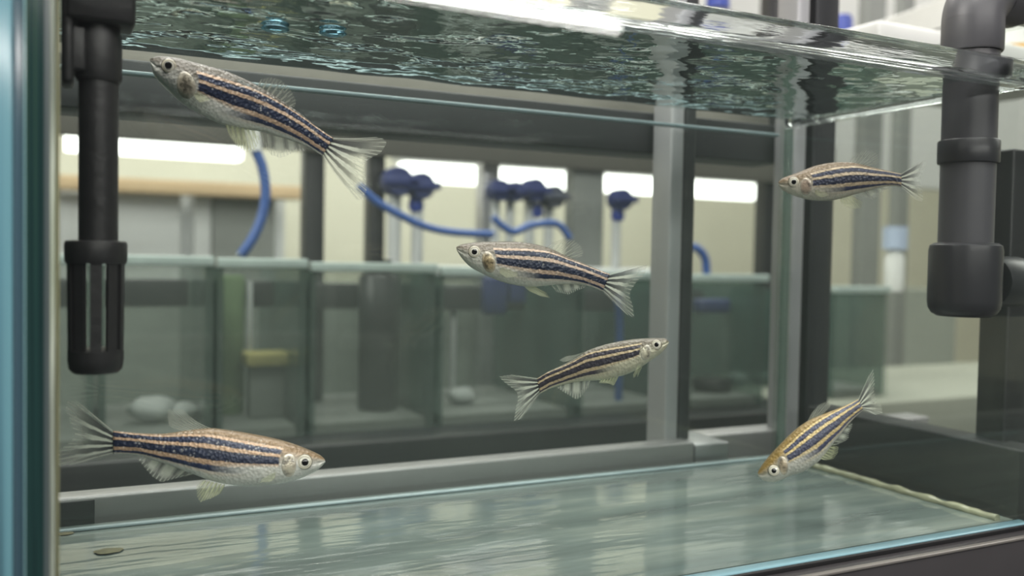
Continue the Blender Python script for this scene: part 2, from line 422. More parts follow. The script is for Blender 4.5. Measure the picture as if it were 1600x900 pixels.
def fin_mat(name, rays, dark, tint=(190, 195, 185), dens=.5, bands=None):
    """thin fin: pale rays opaque, membrane nearly clear; bands = dark stripes along the rays (tail)"""
    k = N(name)
    uv = k.n('ShaderNodeUVMap', uv_map='fin'); sp = k.n('ShaderNodeSeparateXYZ'); k.l(uv.outputs[0], sp.inputs[0])
    U, V = sp.outputs[0], sp.outputs[1]
    s = k.math('SINE', k.math('MULTIPLY', U, rays*2*math.pi))
    n1 = k.noise(500, (1, 1, 1), 2)
    rr = k.ramp(k.math('MULTIPLY_ADD', s, .5, .5), [(.62, (0, 0, 0)), (.92, (1, 1, 1))])
    # rays fork towards the edge
    s2 = k.math('SINE', k.math('MULTIPLY', U, rays*4*math.pi))
    r2 = k.ramp(k.math('MULTIPLY_ADD', s2, .5, .5), [(.6, (0, 0, 0)), (.95, (1, 1, 1))])
    r = k.mix(k.ramp(V, [(.45, (0, 0, 0)), (.7, (1, 1, 1))]), rr, r2)
    colr = tuple(min(1, v*(1.6 if bands and len(bands) > 14 else 1.25)) for v in lin(tint)); c = k.mix(n1, tuple(v*.9 for v in colr), tuple(min(1, v*1.2) for v in colr))
    fade = k.ramp(V, [(0, (1, 1, 1)), (.6, (.9,)*3), (1, (.7,)*3)])
    al = k.math('MULTIPLY', k.math('MULTIPLY_ADD', r, .95*dens, .42*dens), fade, clamp=True)
    if bands:
        bm = k.ramp(k.math('ADD', U, k.math('MULTIPLY', k.math('SUBTRACT', n1, .5), .05)), bands)
        bm = k.math('MULTIPLY', bm, k.ramp(V, [(0, (1, 1, 1)), (.6, (.75,)*3), (1, (0, 0, 0))]))
        c = k.mix(bm, c, lin(dark))
        al = k.math('MAXIMUM', al, k.math('MULTIPLY', bm, .95))
        pale = k.math('MULTIPLY', k.math('SUBTRACT', 1.0, bm), k.ramp(V, [(0, (1,)*3), (.55, (.8,)*3), (.9, (.1,)*3)]))
        pale = k.math('MULTIPLY', pale, k.ramp(U, [(.1, (0, 0, 0)), (.25, (1, 1, 1)), (.75, (1, 1, 1)), (.9, (0, 0, 0))]))
        al = k.math('MAXIMUM', al, pale)
    df = k.n('ShaderNodeBsdfPrincipled', i_Roughness=.3); k.l(c, df.inputs['Base Color'])
    tl = k.n('ShaderNodeBsdfTranslucent'); k.l(c, tl.inputs[0])
    m1 = k.n('ShaderNodeMixShader'); m1.inputs[0].default_value = .45; k.l(df.outputs[0], m1.inputs[1]); k.l(tl.outputs[0], m1.inputs[2])
    tr = k.n('ShaderNodeBsdfTransparent')
    mx = k.n('ShaderNodeMixShader'); k.l(al, mx.inputs[0]); k.l(tr.outputs[0], mx.inputs[1]); k.l(m1.outputs[0], mx.inputs[2])
    k.l(mx.outputs[0], k.out.inputs[0]); return k.m
k = N('fish_eye')
uv = k.n('ShaderNodeUVMap', uv_map='eye'); sp = k.n('ShaderNodeSeparateXYZ'); k.l(uv.outputs[0], sp.inputs[0])
c = k.ramp(sp.outputs[0], [(0, lin((220, 215, 195))), (.62, lin((244, 241, 228))), (.67, lin((120, 112, 96))), (.72, lin((226, 220, 200))), (.86, lin((222, 216, 196))), (.90, lin((52, 48, 42))), (1, lin((40, 38, 34)))])
c = k.mix(k.math('MULTIPLY', k.noise(700, detail=2), .3), c, lin((180, 172, 146)))
p = k.n('ShaderNodeBsdfPrincipled', i_Roughness=.18); p.inputs['Coat Weight'].default_value = .8
k.l(c, p.inputs['Base Color']); k.l(p.outputs[0], k.out.inputs[0]); M_eye = k.m
M_pupil = solid('pupil_black', (4, 4, 5), .08, var=.1, coat=.6)
def gill_mat(name, rgb):
    k = N(name); n2 = k.noise(430, detail=3); c0 = lin(rgb)
    c = k.ramp(n2, [(.40, tuple(v*.38 for v in c0)), (.48, c0), (.58, tuple(min(1, v*1.5) for v in c0))])
    uv = k.n('ShaderNodeUVMap', uv_map='gill'); sp = k.n('ShaderNodeSeparateXYZ'); k.l(uv.outputs[0], sp.inputs[0])
    qq = k.math('ADD', sp.outputs[0], k.math('MULTIPLY', k.math('SUBTRACT', k.noise(500, detail=2), .5), .35))
    c = k.mix(k.ramp(qq, [(.55, (0, 0, 0)), (.85, (.5,)*3)]), c, lin((206, 202, 190)))
    p = k.n('ShaderNodeBsdfPrincipled', i_Roughness=.25, i_Metallic=.25); p.inputs['Coat Weight'].default_value = .4
    k.l(c, p.inputs['Base Color']); k.l(k.bump(n2, .0004), p.inputs['Normal']); k.l(p.outputs[0], k.out.inputs[0]); return k.m

def resample(P, n):
    P = [Vector((*p, 0)) for p in P]
    d = [0]
    for a, b in zip(P, P[1:]): d.append(d[-1]+(b-a).length)
    out = []
    for i in range(n):
        t = d[-1]*i/(n-1); j = 0
        while j < len(P)-2 and d[j+1] < t: j += 1
        f = (t-d[j])/max(d[j+1]-d[j], 1e-9); q = P[j].lerp(P[j+1], min(f, 1)); out.append((q.x, q.y))
    return out
def make_fish(idx, label, z, tilt, st, eye, pup, ug, fins, mats, fat=1.0, gill=(.8, .62)):
    """st: (dorsal, ventral) outline pairs from snout to tail root; the fish lies in a plane at camera distance z,
    turned by tilt about the vertical, and gets its real width across that plane."""
    cxp = sum(a[0]+b[0] for a, b in st)/(2*len(st)); cyp = sum(a[1]+b[1] for a, b in st)/(2*len(st))
    C0 = CAM + ray(cxp, cyp)*z
    nrm = (-ray(cxp, cyp)).normalized()
    nrm = (Matrix.Rotation(tilt, 3, CU) @ nrm).normalized()
    ex = (CR-nrm*CR.dot(nrm)).normalized(); ez = nrm.cross(ex); ey = -nrm        # local x: picture right, y: away, z: up
    root = thing('zebrafish', label, 'fish', C0, 'six striped fish in the tank')
    R = Matrix((ex, ey, ez)).transposed()
    root.rotation_euler = R.to_euler()
    def loc(px, py):
        d = ray(px, py); t = (C0-CAM).dot(nrm)/d.dot(nrm); v = CAM+d*t-C0
        return Vector((v.dot(ex), 0, v.dot(ez)))
    T = [loc(*a) for a, b in st]; Bm = [loc(*b) for a, b in st]
    hmax = max((a-b).length for a, b in zip(T, Bm))
    mids = [(a+b)/2 for a, b in zip(T, Bm)]
    L = [0]
    for a, b in zip(mids, mids[1:]): L.append(L[-1]+(b-a).length)
    us = [l/L[-1] for l in L]
    # width along the body relative to the greatest height
    WU = [0, .02, .06, .12, .2, .3, .45, .6, .75, .9, 1]
    WW = [.03, .10, .19, .255, .29, .30, .285, .235, .16, .085, .045]
    npar = len(st)-1
    def sec(t):
        a = Vector(cr([tuple(v) for v in T], t)); b = Vector(cr([tuple(v) for v in Bm], t))
        u = lerp_list([i/npar for i in range(npar+1)], us, t)
        return a, b, u, lerp_list(WU, WW, u)*hmax*fat
    def S(t, v, side, off=0.0):
        a, b, u, wd = sec(t)
        y = wd*math.sqrt(max(0, 1-(2*v-1)**2))
        if v > .5: y = wd*(max(0, 1-abs(2*v-1)**2.3))**.5
        # mouth crease and gill-flap step
        if u < .10: y *= 1-.30*math.exp(-((v-.62+u*1.5)/.07)**2)*(1-u/.10)
        y *= 1+.05*math.exp(-((u-ug+.03)/.03)**2)*(1-(2*v-1)**2)
        return a.lerp(b, v)+Vector((0, -side*(y+off), 0))
    def quv(u, v):
        f = min(1, max(0, (u-.30)/.70))
        # stripes of the middle of the body run level to the tail root
        vk = [h+(t_-h)*f**1.15 for h, t_ in zip(VH, VT)]
        return u, lerp_list(vk, QK, v)
    NS, NR = 96, 26
    bm = bmesh.new(); uvl = bm.loops.layers.uv.new('stripes'); hl = bm.verts.layers.float.new('head')
    rings = []; info = {}
    for i in range(NS+1):
        t = (i/NS)**1.15 if i else 0.0
        _, _, u, _ = sec(t); ring = []
        for side in (1, -1):
            for j in range(NR):
                jj = j if side == 1 else NR-j
                v = (1-math.cos(math.pi*jj/NR))/2
                vert = bm.verts.new(S(t, v, side)); ring.append(vert)
                info[vert] = (u, v)
                vert[hl] = max(0, min(1, .5+(ug+.035*math.sin(math.pi*v)-.02-u)*14))
        rings.append(ring)
    m = len(rings[0])
    fs = []
    for a, b in zip(rings, rings[1:]):
        for j in range(m): fs.append(bm.faces.new((a[j], a[(j+1) % m], b[(j+1) % m], b[j])))
    fs.append(bm.faces.new(rings[0][::-1])); fs.append(bm.faces.new(rings[-1]))
    for f in bm.faces:
        for lp in f.loops: lp[uvl].uv = quv(*info[lp.vert])
    bmesh.ops.recalc_face_normals(bm, faces=bm.faces)
    def done(bm, name, mat, parent, smooth=True):
        me = bpy.data.meshes.new(name); bm.to_mesh(me); bm.free(); me.materials.append(mat)
        if smooth:
            for p in me.polygons: p.use_smooth = True
        o = bpy.data.objects.new(name, me); COL.objects.link(o); o.parent = parent; return o
    done(bm, 'body', mats['body'], root)
    def find_t(P):
        best = (9, 0, 0)
        for i in range(241):
            t = i/240*.6; a, b, u, _ = sec(t); d = b-a; v = (P-a).dot(d)/d.length_squared
            e = (a.lerp(b, v)-P).length
            if e < best[0]: best = (e, t, v)
        return best[1], best[2]
    # eyes: a domed disc on each side, the pupil its child
    E = loc(*eye[:2]); er = eye[2]*z/FPX; P_ = loc(*pup[:2]); pr = pup[2]*z/FPX
    te, ve = find_t(E)
    ysurf = -S(te, ve, 1).y
    for side in (1, -1):
        def dome(center, r, h, base, seg=28, nr=9):
            bm = bmesh.new(); uvl = bm.loops.layers.uv.new('eye'); rr = []; inf = {}
            for i in range(nr+1):
                q = i/nr; y = base+h*math.sqrt(max(0, 1-(q*.97)**2))
                if i == nr: y = base-h*1.6
                if i == 0:
                    v_ = bm.verts.new(center+Vector((0, -side*(base+h), 0))); inf[v_] = 0; rr.append([v_])
                else:
                    ring = [bm.verts.new(center+Vector((r*q*math.cos(2*math.pi*s/seg), -side*y, r*q*math.sin(2*math.pi*s/seg)))) for s in range(seg)]
                    for v_ in ring: inf[v_] = q
                    rr.append(ring)
            for s in range(seg): bm.faces.new((rr[0][0], rr[1][s], rr[1][(s+1) % seg]))
            for a, b in zip(rr[1:], rr[2:]):
                for s in range(seg): bm.faces.new((a[s], b[s], b[(s+1) % seg], a[(s+1) % seg]))
            for f in bm.faces:
                for lp in f.loops: lp[uvl].uv = (inf[lp.vert], 0)
            bmesh.ops.recalc_face_normals(bm, faces=bm.faces); return bm
        eo = done(dome(E, er, er*.30, ysurf-er*.02), 'eye', M_eye, root)
        done(dome(P_, pr, pr*.22, ysurf+er*.26), 'pupil', M_pupil, eo)
        # gill cover: a raised plate behind the eye
        bm = bmesh.new(); tg = None
        guv = bm.loops.layers.uv.new('gill'); ginf = {}
        ts = [i/400 for i in range(400) if sec(i/400)[2] < ug]; tg = ts[-1]
        gt0 = te+(tg-te)*.28; tg += (tg-te)*.08; n_a, n_r = 28, 7; rr = []
        ct, cv, rt, rv = (gt0+tg)/2, .58, (tg-gt0)/2, .33
        for i in range(n_r+1):
            q = i/n_r; ring = []
            for s in range(n_a if i else 1):
                a = 2*math.pi*s/n_a
                v_ = cv+rv*q*math.sin(a); t_ = ct+rt*q*math.cos(a)*(1 if math.cos(a) > 0 else .8)
                off = hmax*(.007*(1-q**6)+.002) if i < n_r else -hmax*.01
                gv = bm.verts.new(S(t_, v_, side, off)); ginf[gv] = (q, v_); ring.append(gv)
            rr.append(ring)
        for s in range(n_a): bm.faces.new((rr[0][0], rr[1][s], rr[1][(s+1) % n_a]))
        for a, b in zip(rr[1:], rr[2:]):
            for s in range(n_a): bm.faces.new((a[s], b[s], b[(s+1) % n_a], a[(s+1) % n_a]))
        bmesh.ops.recalc_face_normals(bm, faces=bm.faces)
        for f in bm.faces:
            for lp in f.loops: lp[guv].uv = ginf[lp.vert]
        done(bm, 'gill_cover', mats['gill'], root)
    # fins: lofted sheets with ridged rays
    for name, base, outer, rays, bow, key, yoff in fins:
        n_c, n_v = rays*6+1, 10
        A = [loc(*p_) for p_ in resample(base, n_c)]; O = [loc(*p_) for p_ in resample(outer, n_c)]
        sides = (1, -1) if yoff else (0,)
        for side in sides:
            bm = bmesh.new(); uvl = bm.loops.layers.uv.new('fin'); gr = []; inf = {}
            rnd = random.Random(idx*31+len(name))
            jit = [rnd.uniform(-.035, .02) for _ in range(rays+1)]
            for i in range(n_c):
                row = []; uu = i/(n_c-1); ph = math.sin(uu*rays*2*math.pi)
                for j in range(n_v+1):
                    v = j/n_v
                    e = 1+jit[int(uu*rays)]*v
                    P = A[i].lerp(O[i], v*e)
                    ax = (O[i]-A[i]); pe = Vector((-ax.z, 0, ax.x))
                    P = P+pe*(bow*4*v*(1-v))
                    y = .00018*max(0, ph)*(1-v)*(1 if True else 0)+.0012*math.sin(v*2.2+uu*3)*v*(.5 if not yoff else 1)
                    if yoff:
                        y += -yoff*hmax*(1-v*.0)-v*hmax*.10
                        y *= side
                    vv = bm.verts.new((P.x, y, P.z)); row.append(vv); inf[vv] = (uu, v)
                gr.append(row)
            for i in range(n_c-1):
                for j in range(n_v): bm.faces.new((gr[i][j], gr[i+1][j], gr[i+1][j+1], gr[i][j+1]))
            for f in bm.faces:
                for lp in f.loops: lp[uvl].uv = inf[lp.vert]
            done(bm, name, mats[key], root)
    return root

TAILB = [(0, (0,)*3), (0.1, (0,)*3), (0.12, (1,)*3), (0.22, (1,)*3), (0.245, (0,)*3), (0.31, (0,)*3), (0.335, (1,)*3), (0.405, (1,)*3), (0.43, (0,)*3), (0.485, (0,)*3), (0.51, (1,)*3), (0.575, (1,)*3), (0.6, (0,)*3), (0.66, (0,)*3), (0.685, (1,)*3), (0.755, (1,)*3), (0.78, (0,)*3), (0.83, (0,)*3), (0.855, (0.8,)*3), (0.9, (0.8,)*3), (0.93, (0,)*3), (1, (0,)*3)]
ANALB = [(0, (0, 0, 0)), (.2, (0, 0, 0)), (.28, (.7,)*3), (.36, (0, 0, 0)), (.5, (0, 0, 0)), (.58, (.7,)*3), (.66, (0, 0, 0)), (.78, (0, 0, 0)), (.84, (.6,)*3), (.9, (0, 0, 0)), (1, (0, 0, 0))]
def matset(tag_, back, stripe, light, belly, gill, speck=1.0, fint=(188, 192, 180), dens=.55):
    return dict(body=fish_body_mat('fish_skin_'+tag_, back, stripe, light, belly, speck),
                gill=gill_mat('gill_'+tag_, gill),
                tail=fin_mat('tail_fin_'+tag_, 9, (30, 33, 46), fint, dens, TAILB),
                anal=fin_mat('anal_fin_'+tag_, 7, (70, 74, 84), fint, dens*1.1, ANALB),
                fin=fin_mat('fin_'+tag_, 8, (70, 74, 84), fint, dens),
                pelv=fin_mat('pelvic_fin_'+tag_, 6, (70, 74, 84), tuple(int(a*b) for a, b in zip(fint, (1, 1, .88))), dens*1.05))

FA = matset('silver_olive', (92, 86, 74), (42, 52, 78), (198, 170, 144), (222, 222, 214), (172, 164, 146), 1.2, dens=.5)
FB = matset('golden_brown', (140, 116, 84), (42, 52, 78), (204, 172, 142), (216, 216, 208), (178, 170, 152), 1.2)
FC = matset('grey_brown', (112, 104, 90), (40, 50, 72), (200, 176, 154), (208, 208, 196), (168, 152, 118), .8, dens=.45)
FD = matset('dull_grey', (112, 106, 92), (62, 60, 70), (198, 180, 146), (200, 198, 174), (180, 176, 156), .3)
FE = matset('bronze_back', (124, 106, 80), (56, 62, 84), (206, 186, 156), (200, 195, 180), (166, 148, 132), .3, dens=.4)
FF = matset('gold_back', (150, 124, 66), (70, 74, 98), (220, 196, 140), (200, 198, 188), (164, 150, 128), .5)

make_fish(0, 'striped fish nosing up under the water surface next to the black filter pipe', .278, .10,
    [((234, 92), (234.5, 97)), ((246, 87.8), (240, 116)), ((262, 88.5), (252, 131)), ((280, 91), (268, 146.5)), ((297, 95.5), (287, 163)), ((322, 102), (312, 178)), ((353, 111), (346, 194)), ((382, 123), (378, 201.5)), ((410, 138), (408, 205.5)), ((440, 157), (440, 214)), ((470, 178), (468, 224)), ((497, 199), (488, 234)), ((521, 215.5), (503, 243))],
    (263.3, 103.8, 11.8), (262.2, 102.4, 5.7), .245,
    [('caudal_fin', [(520, 215), (503, 243)], [(588, 214), (600, 217), (606, 224), (596, 238), (578, 249), (565, 258), (570, 275), (572, 298), (568, 314), (556, 312), (549, 303)], 9, -.02, 'tail', 0),
     ('dorsal_fin', [(402, 133), (428, 152), (457, 169)], [(408, 124), (423, 120.5), (440, 125), (452, 138), (461, 155), (462, 164), (457, 168)], 8, 0, 'fin', 0),
     ('anal_fin', [(406, 206), (440, 215), (474, 226)], [(414, 228), (424, 242), (436, 247), (450, 243), (463, 236), (478, 235)], 7, 0, 'anal', 0),
     ('pelvic_fin', [(352, 194), (380, 200), (401, 205)], [(360, 214), (372, 230), (385, 238), (396, 232), (404, 214)], 6, 0, 'pelv', .10),
     ('pectoral_fin', [(303, 142), (302, 152)], [(322, 150), (326, 156), (310, 160)], 5, 0, 'pelv', .29)], FA)
make_fish(1, 'striped fish with golden brown back low by the left glass edge, facing right', .275, -.08,
    [((507, 717), (508.5, 722)), ((500, 711), (499, 732)), ((488, 705), (486, 740)), ((470, 697.5), (468, 748)), ((450, 690.5), (448, 753.5)), ((425, 684), (424, 757.5)), ((395, 678), (394, 759.5)), ((362, 672.5), (362, 758)), ((328, 669), (330, 751)), ((292, 672.5), (292, 737)), ((255, 677.5), (252, 722.5)), ((215, 676.5), (213, 711.5)), ((177, 673), (177, 709.5))],
    (476, 721.6, 12.6), (477, 722, 5.9), .205,
    [('caudal_fin', [(178, 673.5), (178, 709.5)], [(122, 628), (104, 624), (100, 640), (110, 658), (118, 676), (112, 690), (90, 706), (83, 718), (92, 727), (116, 726)], 9, .0, 'tail', 0),
     ('dorsal_fin', [(331, 669.5), (308, 671), (286, 674)], [(285, 640), (274, 638.5), (262, 641), (263, 652), (264, 666)], 8, .06, 'fin', 0),
     ('anal_fin', [(302, 741), (260, 725), (219, 713)], [(288, 744), (268, 749), (253, 754), (240, 746), (228, 732), (215, 716)], 7, 0, 'anal', 0),
     ('pelvic_fin', [(352, 757.5), (316, 750)], [(343, 772), (330, 779), (316, 783), (311, 775), (310, 758)], 6, 0, 'pelv', .10),
     ('pectoral_fin', [(432, 737), (431, 746)], [(410, 748), (408, 753), (424, 752)], 5, 0, 'pelv', .29)], FB)
make_fish(2, 'striped fish level in mid water at the centre, head towards the black filter pipe', .30, .06,
    [((713, 386), (713.5, 391)), ((721, 382), (722, 404)), ((735, 379.5), (735, 417)), ((750, 378), (752, 426.5)), ((767, 377.5), (772, 436)), ((788, 377.3), (795, 443.5)), ((812, 378), (820, 447.5)), ((838, 382), (845, 447.5)), ((862, 389), (868, 445)), ((885, 400), (890, 444)), ((910, 410.5), (909, 445)), ((932, 420), (926, 449)), ((953, 428), (941, 455))],
    (741.4, 393.6, 10.2), (741.2, 393.6, 4.6), .255,
    [('caudal_fin', [(952, 428), (941, 455)], [(996, 414), (1012, 414), (1006, 428), (994, 442), (985, 454), (984, 464), (988, 478), (990, 496), (976, 490)], 9, 0, 'tail', 0),
     ('dorsal_fin', [(854, 386.5), (874, 394), (895, 404)], [(866, 378), (880, 373), (896, 375), (906, 383), (911, 394), (908, 402)], 8, 0, 'fin', 0),
     ('anal_fin', [(860, 445.5), (890, 443.5), (916, 446)], [(870, 456), (882, 459), (889, 460.5), (900, 454), (914, 449)], 7, 0, 'anal', 0),
     ('pelvic_fin', [(818, 447), (836, 447.5)], [(829, 456), (846, 463), (858, 465), (852, 456)], 6, 0, 'pelv', .10),
     ('pectoral_fin', [(781, 417), (780, 427)], [(806, 426), (808, 432), (790, 434)], 5, 0, 'pelv', .29)], FC)
make_fish(3, 'slim dull striped fish angled nose up before the aluminium post, dorsal fin folded', .305, -.14,
    [((1045, 533.5), (1045, 536)), ((1040, 529), (1040, 544)), ((1030, 528.2), (1030, 554)), ((1018, 528.3), (1017, 563)), ((1004, 528.8), (1004, 572)), ((985, 530.5), (983, 583.5)), ((962, 534.5), (960, 590)), ((940, 540), (938, 594)), ((918, 548), (918, 595)), ((897, 561), (899, 597)), ((877, 571.5), (880, 601)), ((857, 580.5), (860, 607)), ((839.5, 591), (844, 615))],
    (1026.9, 538.7, 8.3), (1027.2, 538.7, 3.7), .20,
    [('caudal_fin', [(840, 591), (844, 615)], [(800, 585.5), (779, 588), (788, 597), (800.6, 606), (808, 614), (808.7, 624), (807, 636), (802.4, 658), (815, 655)], 9, 0, 'tail', 0),
     ('dorsal_fin', [(927, 543.5), (911, 551), (897, 561)], [(884, 556.5), (874, 563), (880, 566)], 6, .05, 'fin', 0),
     ('anal_fin', [(923, 594.5), (897, 597), (871, 603.5)], [(918, 606), (909, 619), (901, 623.5), (892, 619), (876, 609), (870, 605.5)], 7, 0, 'anal', 0),
     ('pelvic_fin', [(966, 588.5), (937, 594)], [(959, 602), (952, 599), (938, 598)], 6, 0, 'pelv', .10),
     ('pectoral_fin', [(1003, 570), (998, 572)], [(996, 586), (993, 590.5), (992.5, 584)], 4, 0, 'pelv', .29)], FD)
make_fish(4, 'small striped fish with rounded raised dorsal fin swimming beside the grey outlet pipe', .335, .12,
    [((1216, 284.5), (1216.5, 289)), ((1222, 279), (1222, 296)), ((1231, 275), (1231, 302)), ((1244, 270.5), (1244, 307)), ((1258, 265), (1258, 311)), ((1274, 259), (1275, 313.7)), ((1294, 254.8), (1296, 313.6)), ((1315, 253), (1317, 309.5)), ((1336, 254.5), (1337, 303.5)), ((1356, 259.5), (1356, 298)), ((1375, 264), (1374, 293.5)), ((1393, 268), (1392, 290.5)), ((1408, 271.5), (1408, 292))],
    (1238.9, 284.3, 8.6), (1239, 284.3, 4.1), .265,
    [('caudal_fin', [(1407, 272), (1407, 292)], [(1436, 254), (1448, 248.8), (1445, 260), (1440, 272.8), (1437, 283), (1439, 293.6), (1443, 317), (1428, 311)], 8, 0, 'tail', 0),
     ('dorsal_fin', [(1327, 253.5), (1341, 256), (1356, 260)], [(1334, 244), (1344, 237), (1353, 234.5), (1363, 236), (1371, 243), (1373, 251), (1368, 257)], 8, 0, 'fin', 0),
     ('anal_fin', [(1338, 303), (1362, 296.5), (1387, 292)], [(1350, 308), (1362, 312), (1368, 309), (1378, 300), (1390, 293)], 7, 0, 'anal', 0),
     ('pelvic_fin', [(1312, 310), (1332, 305)], [(1317, 320), (1330, 326), (1343, 325), (1345, 314)], 6, 0, 'pelv', .10),
     ('pectoral_fin', [(1272, 297), (1272, 304)], [(1290, 301), (1292, 305), (1280, 308)], 5, 0, 'pelv', .29)], FE)
make_fish(5, 'gold backed striped fish diving nose down to the glass floor near the tank corner', .34, .10,
    [((1184, 738), (1185, 745)), ((1189, 729), (1196, 752)), ((1197, 718), (1210, 753)), ((1207, 706.5), (1222, 749.5)), ((1219, 694), (1236, 743)), ((1233, 680), (1252, 738.5)), ((1248, 667), (1268, 729)), ((1264, 656.5), (1283, 717)), ((1281, 649), (1298, 698)), ((1299, 642), (1312, 681)), ((1314, 636.5), (1325, 664)), ((1328, 630.5), (1337, 651)), ((1340.5, 624), (1349, 640.5))],
    (1208, 734.7, 9.2), (1208, 734.9, 4.2), .25,
    [('caudal_fin', [(1341, 624.5), (1349, 640)], [(1358, 586), (1364, 577), (1366, 598), (1366, 611), (1367, 622), (1376, 633), (1378, 646), (1365, 648.5)], 8, 0, 'tail', 0),
     ('dorsal_fin', [(1262, 658), (1272, 653), (1283, 648.5)], [(1270, 643), (1280, 632.5), (1292, 627), (1301, 627), (1297, 636), (1288, 645)], 7, 0, 'fin', 0),
     ('anal_fin', [(1299, 696), (1314, 678), (1329, 661)], [(1310, 694), (1321, 689), (1326, 684), (1326, 677), (1330, 670), (1332, 661)], 7, 0, 'anal', 0),
     ('pelvic_fin', [(1281, 717), (1299, 696)], [(1290, 719), (1300, 717), (1307, 708), (1308, 697)], 6, 0, 'pelv', .10)], FF)

# ================================================================== filter intake pipe (left) and outlet pipe (right)
py_ = .034
c0 = at(155, 450, py_); sc_ = (at(205, 450, py_)-at(105, 450, py_)).dot(CR)/100     # metres per picture unit here
ZX = lambda v: at(150, v, py_).z
pipe = thing('filter_intake', 'black filter pipe with a slotted strainer cup hanging inside the left glass', 'filter', (c0.x, py_, ZX(580)))
cx0 = at(154, 250, py_).x
MB().lathe((cx0, py_, ZX(380)), [(0, 0), (35*sc_, 0), (35*sc_, ZX(120)-ZX(380)), (32*sc_, ZX(118)-ZX(380)), (0, ZX(118)-ZX(380))]).build('pipe', M_plastic, pipe)
MB().lathe((cx0, py_, ZX(128)), [(0, 0), (38*sc_, 0), (41*sc_, .001), (41*sc_, ZX(58)-ZX(128)), (38*sc_, ZX(50)-ZX(128)), (38*sc_, ZX(-60)-ZX(128)), (0, ZX(-60)-ZX(128))]).build('sleeve', M_plastic, pipe)
zb, zt = ZX(139), ZX(48)
xl, xr = at(96, 90, py_).x, at(118, 90, py_).x
MB().box((xl, py_-.006, zb), (xr-.0004, py_+.006, ZX(-30)), .0012).box((xr-.002, py_-.005, ZX(118)), (cx0-.003, py_+.005, ZX(50)), .0008).build('clip', M_plastic, pipe)
MB().box((cx0-58*sc_, py_-.0065, ZX(42)), (cx0+62*sc_, py_+.0065, ZX(-50)), .0012).build('clamp', M_plastic, pipe)
cx1 = at(150, 480, py_).x
rc = 55*sc_
MB().lathe((cx1, py_, ZX(412)), [(0, 0), (rc*.96, 0), (rc, .0008), (rc*1.01, ZX(382)-ZX(412)), (rc*.97, ZX(377)-ZX(412)), (rc*.7, ZX(375.5)-ZX(412)), (0, ZX(375.5)-ZX(412))]).build('collar', M_plastic, pipe)
cup = MB().lathe((cx1, py_, ZX(580)), [(0, -.0003), (rc*.72, -.0003), (rc*.86, .0008), (rc*.9, .003), (rc*.9, .0055), (rc*.55, .006), (0, .006)]).build('strainer_cup', M_plastic, pipe)
nb = 10; a_view = math.atan2(CAM.y-py_, CAM.x-cx1)
for i in range(nb):
    a = a_view+2*math.pi*i/nb; rm = rc*.89
    mb = MB(); da = math.pi/nb*.66
    zz0, zz1 = ZX(580)+.004, ZX(410)
    vs = []
    for zz in (zz0, zz1):
        s = 1 if zz == zz0 else 1.04
        for aa, r_ in ((a-da, rm*.84), (a+da, rm*.84), (a+da, rm), (a-da, rm)):
            vs.append((cx1+r_*s*math.cos(aa), py_+r_*s*math.sin(aa), zz))
    mb.hexa([vs[i_] for i_ in (3, 2, 1, 0, 7, 6, 5, 4)]); mb.build('strainer_bar', M_plastic, pipe)

# outlet pipe
oy = .0126
so = (at(1511, 300, oy)-CAM).dot(CF)/FPX
ZO = lambda v: at(1513, v, oy).z
ox = at(1511, 300, oy).x
outp = thing('outlet_pipe', 'grey plastic outlet pipe with elbow dipping into the water at the right end', 'pipe', (ox, oy, ZO(493)))
r1 = 40*so
MB().lathe((ox, oy, ZO(400)), [(0, 0), (r1, 0), (r1, ZO(70)-ZO(400)), (0, ZO(70)-ZO(400))]).build('pipe', M_pvc, outp)
MB().lathe((ox, oy, ZO(256)), [(r1*.9, 0), (r1*1.10, 0), (r1*1.12, .0006), (r1*1.12, ZO(222)-ZO(256)), (r1*1.08, ZO(220)-ZO(256)), (r1*.9, ZO(220)-ZO(256))]).build('coupling', M_pvcdark, outp)
r2 = 53.5*so
ox2 = at(1507, 440, oy).x-.0005
MB().lathe((ox2+.0005, oy, ZO(494)), [(0, 0), (r2*.72, 0), (r2*.88, .0012), (r2*.97, .0032), (r2, .006), (r2, ZO(392)-ZO(494)), (r2*.97, ZO(384)-ZO(494)), (r2*.86, ZO(380)-ZO(494)), (0, ZO(380)-ZO(494))]).build('cup_fitting', M_pvcdark, outp)
for bx0, bx1 in ((ox2+r2*.6, WID-.0003), (WID+TK+.0003, WID+TK+.016)):
    MB().lathe((bx0, oy+.001, ZO(440)), [(0, 0), (40*so, 0), (41*so, .001), (41*so, bx1-bx0-.001), (40*so, bx1-bx0), (0, bx1-bx0)], axis=(1, 0, 0)).build('side_branch', M_pvcdark, outp)
# elbow
r3 = 45*so
ez0 = ZO(82)
el = MB().lathe((ox, oy, ez0), [(r1*.9, 0), (r3*.97, 0), (r3, .0006), (r3, ZO(30)-ez0), (r3*.96, ZO(28.5)-ez0), (0, ZO(28.5)-ez0)])
el.build('elbow_socket', M_pvc, outp)
Rb = r3*1.05; pts = []
for i in range(9):
    a = math.radians(90*i/8); pts.append((ox+Rb*(1-math.cos(a)), oy, ZO(33)+Rb*math.sin(a)))
MB().tube(pts, r3, 48, 4).build('elbow', M_pvc, outp)
MB().lathe((ox+Rb-.001, oy, ZO(30)+Rb), [(r3*.9, 0), (r3*1.06, 0), (r3*1.06, .012), (r3*.9, .012), (r3*.85, .05), (0, .05)], axis=(1, 0, 0)).build('pipe', M_pvc, outp)

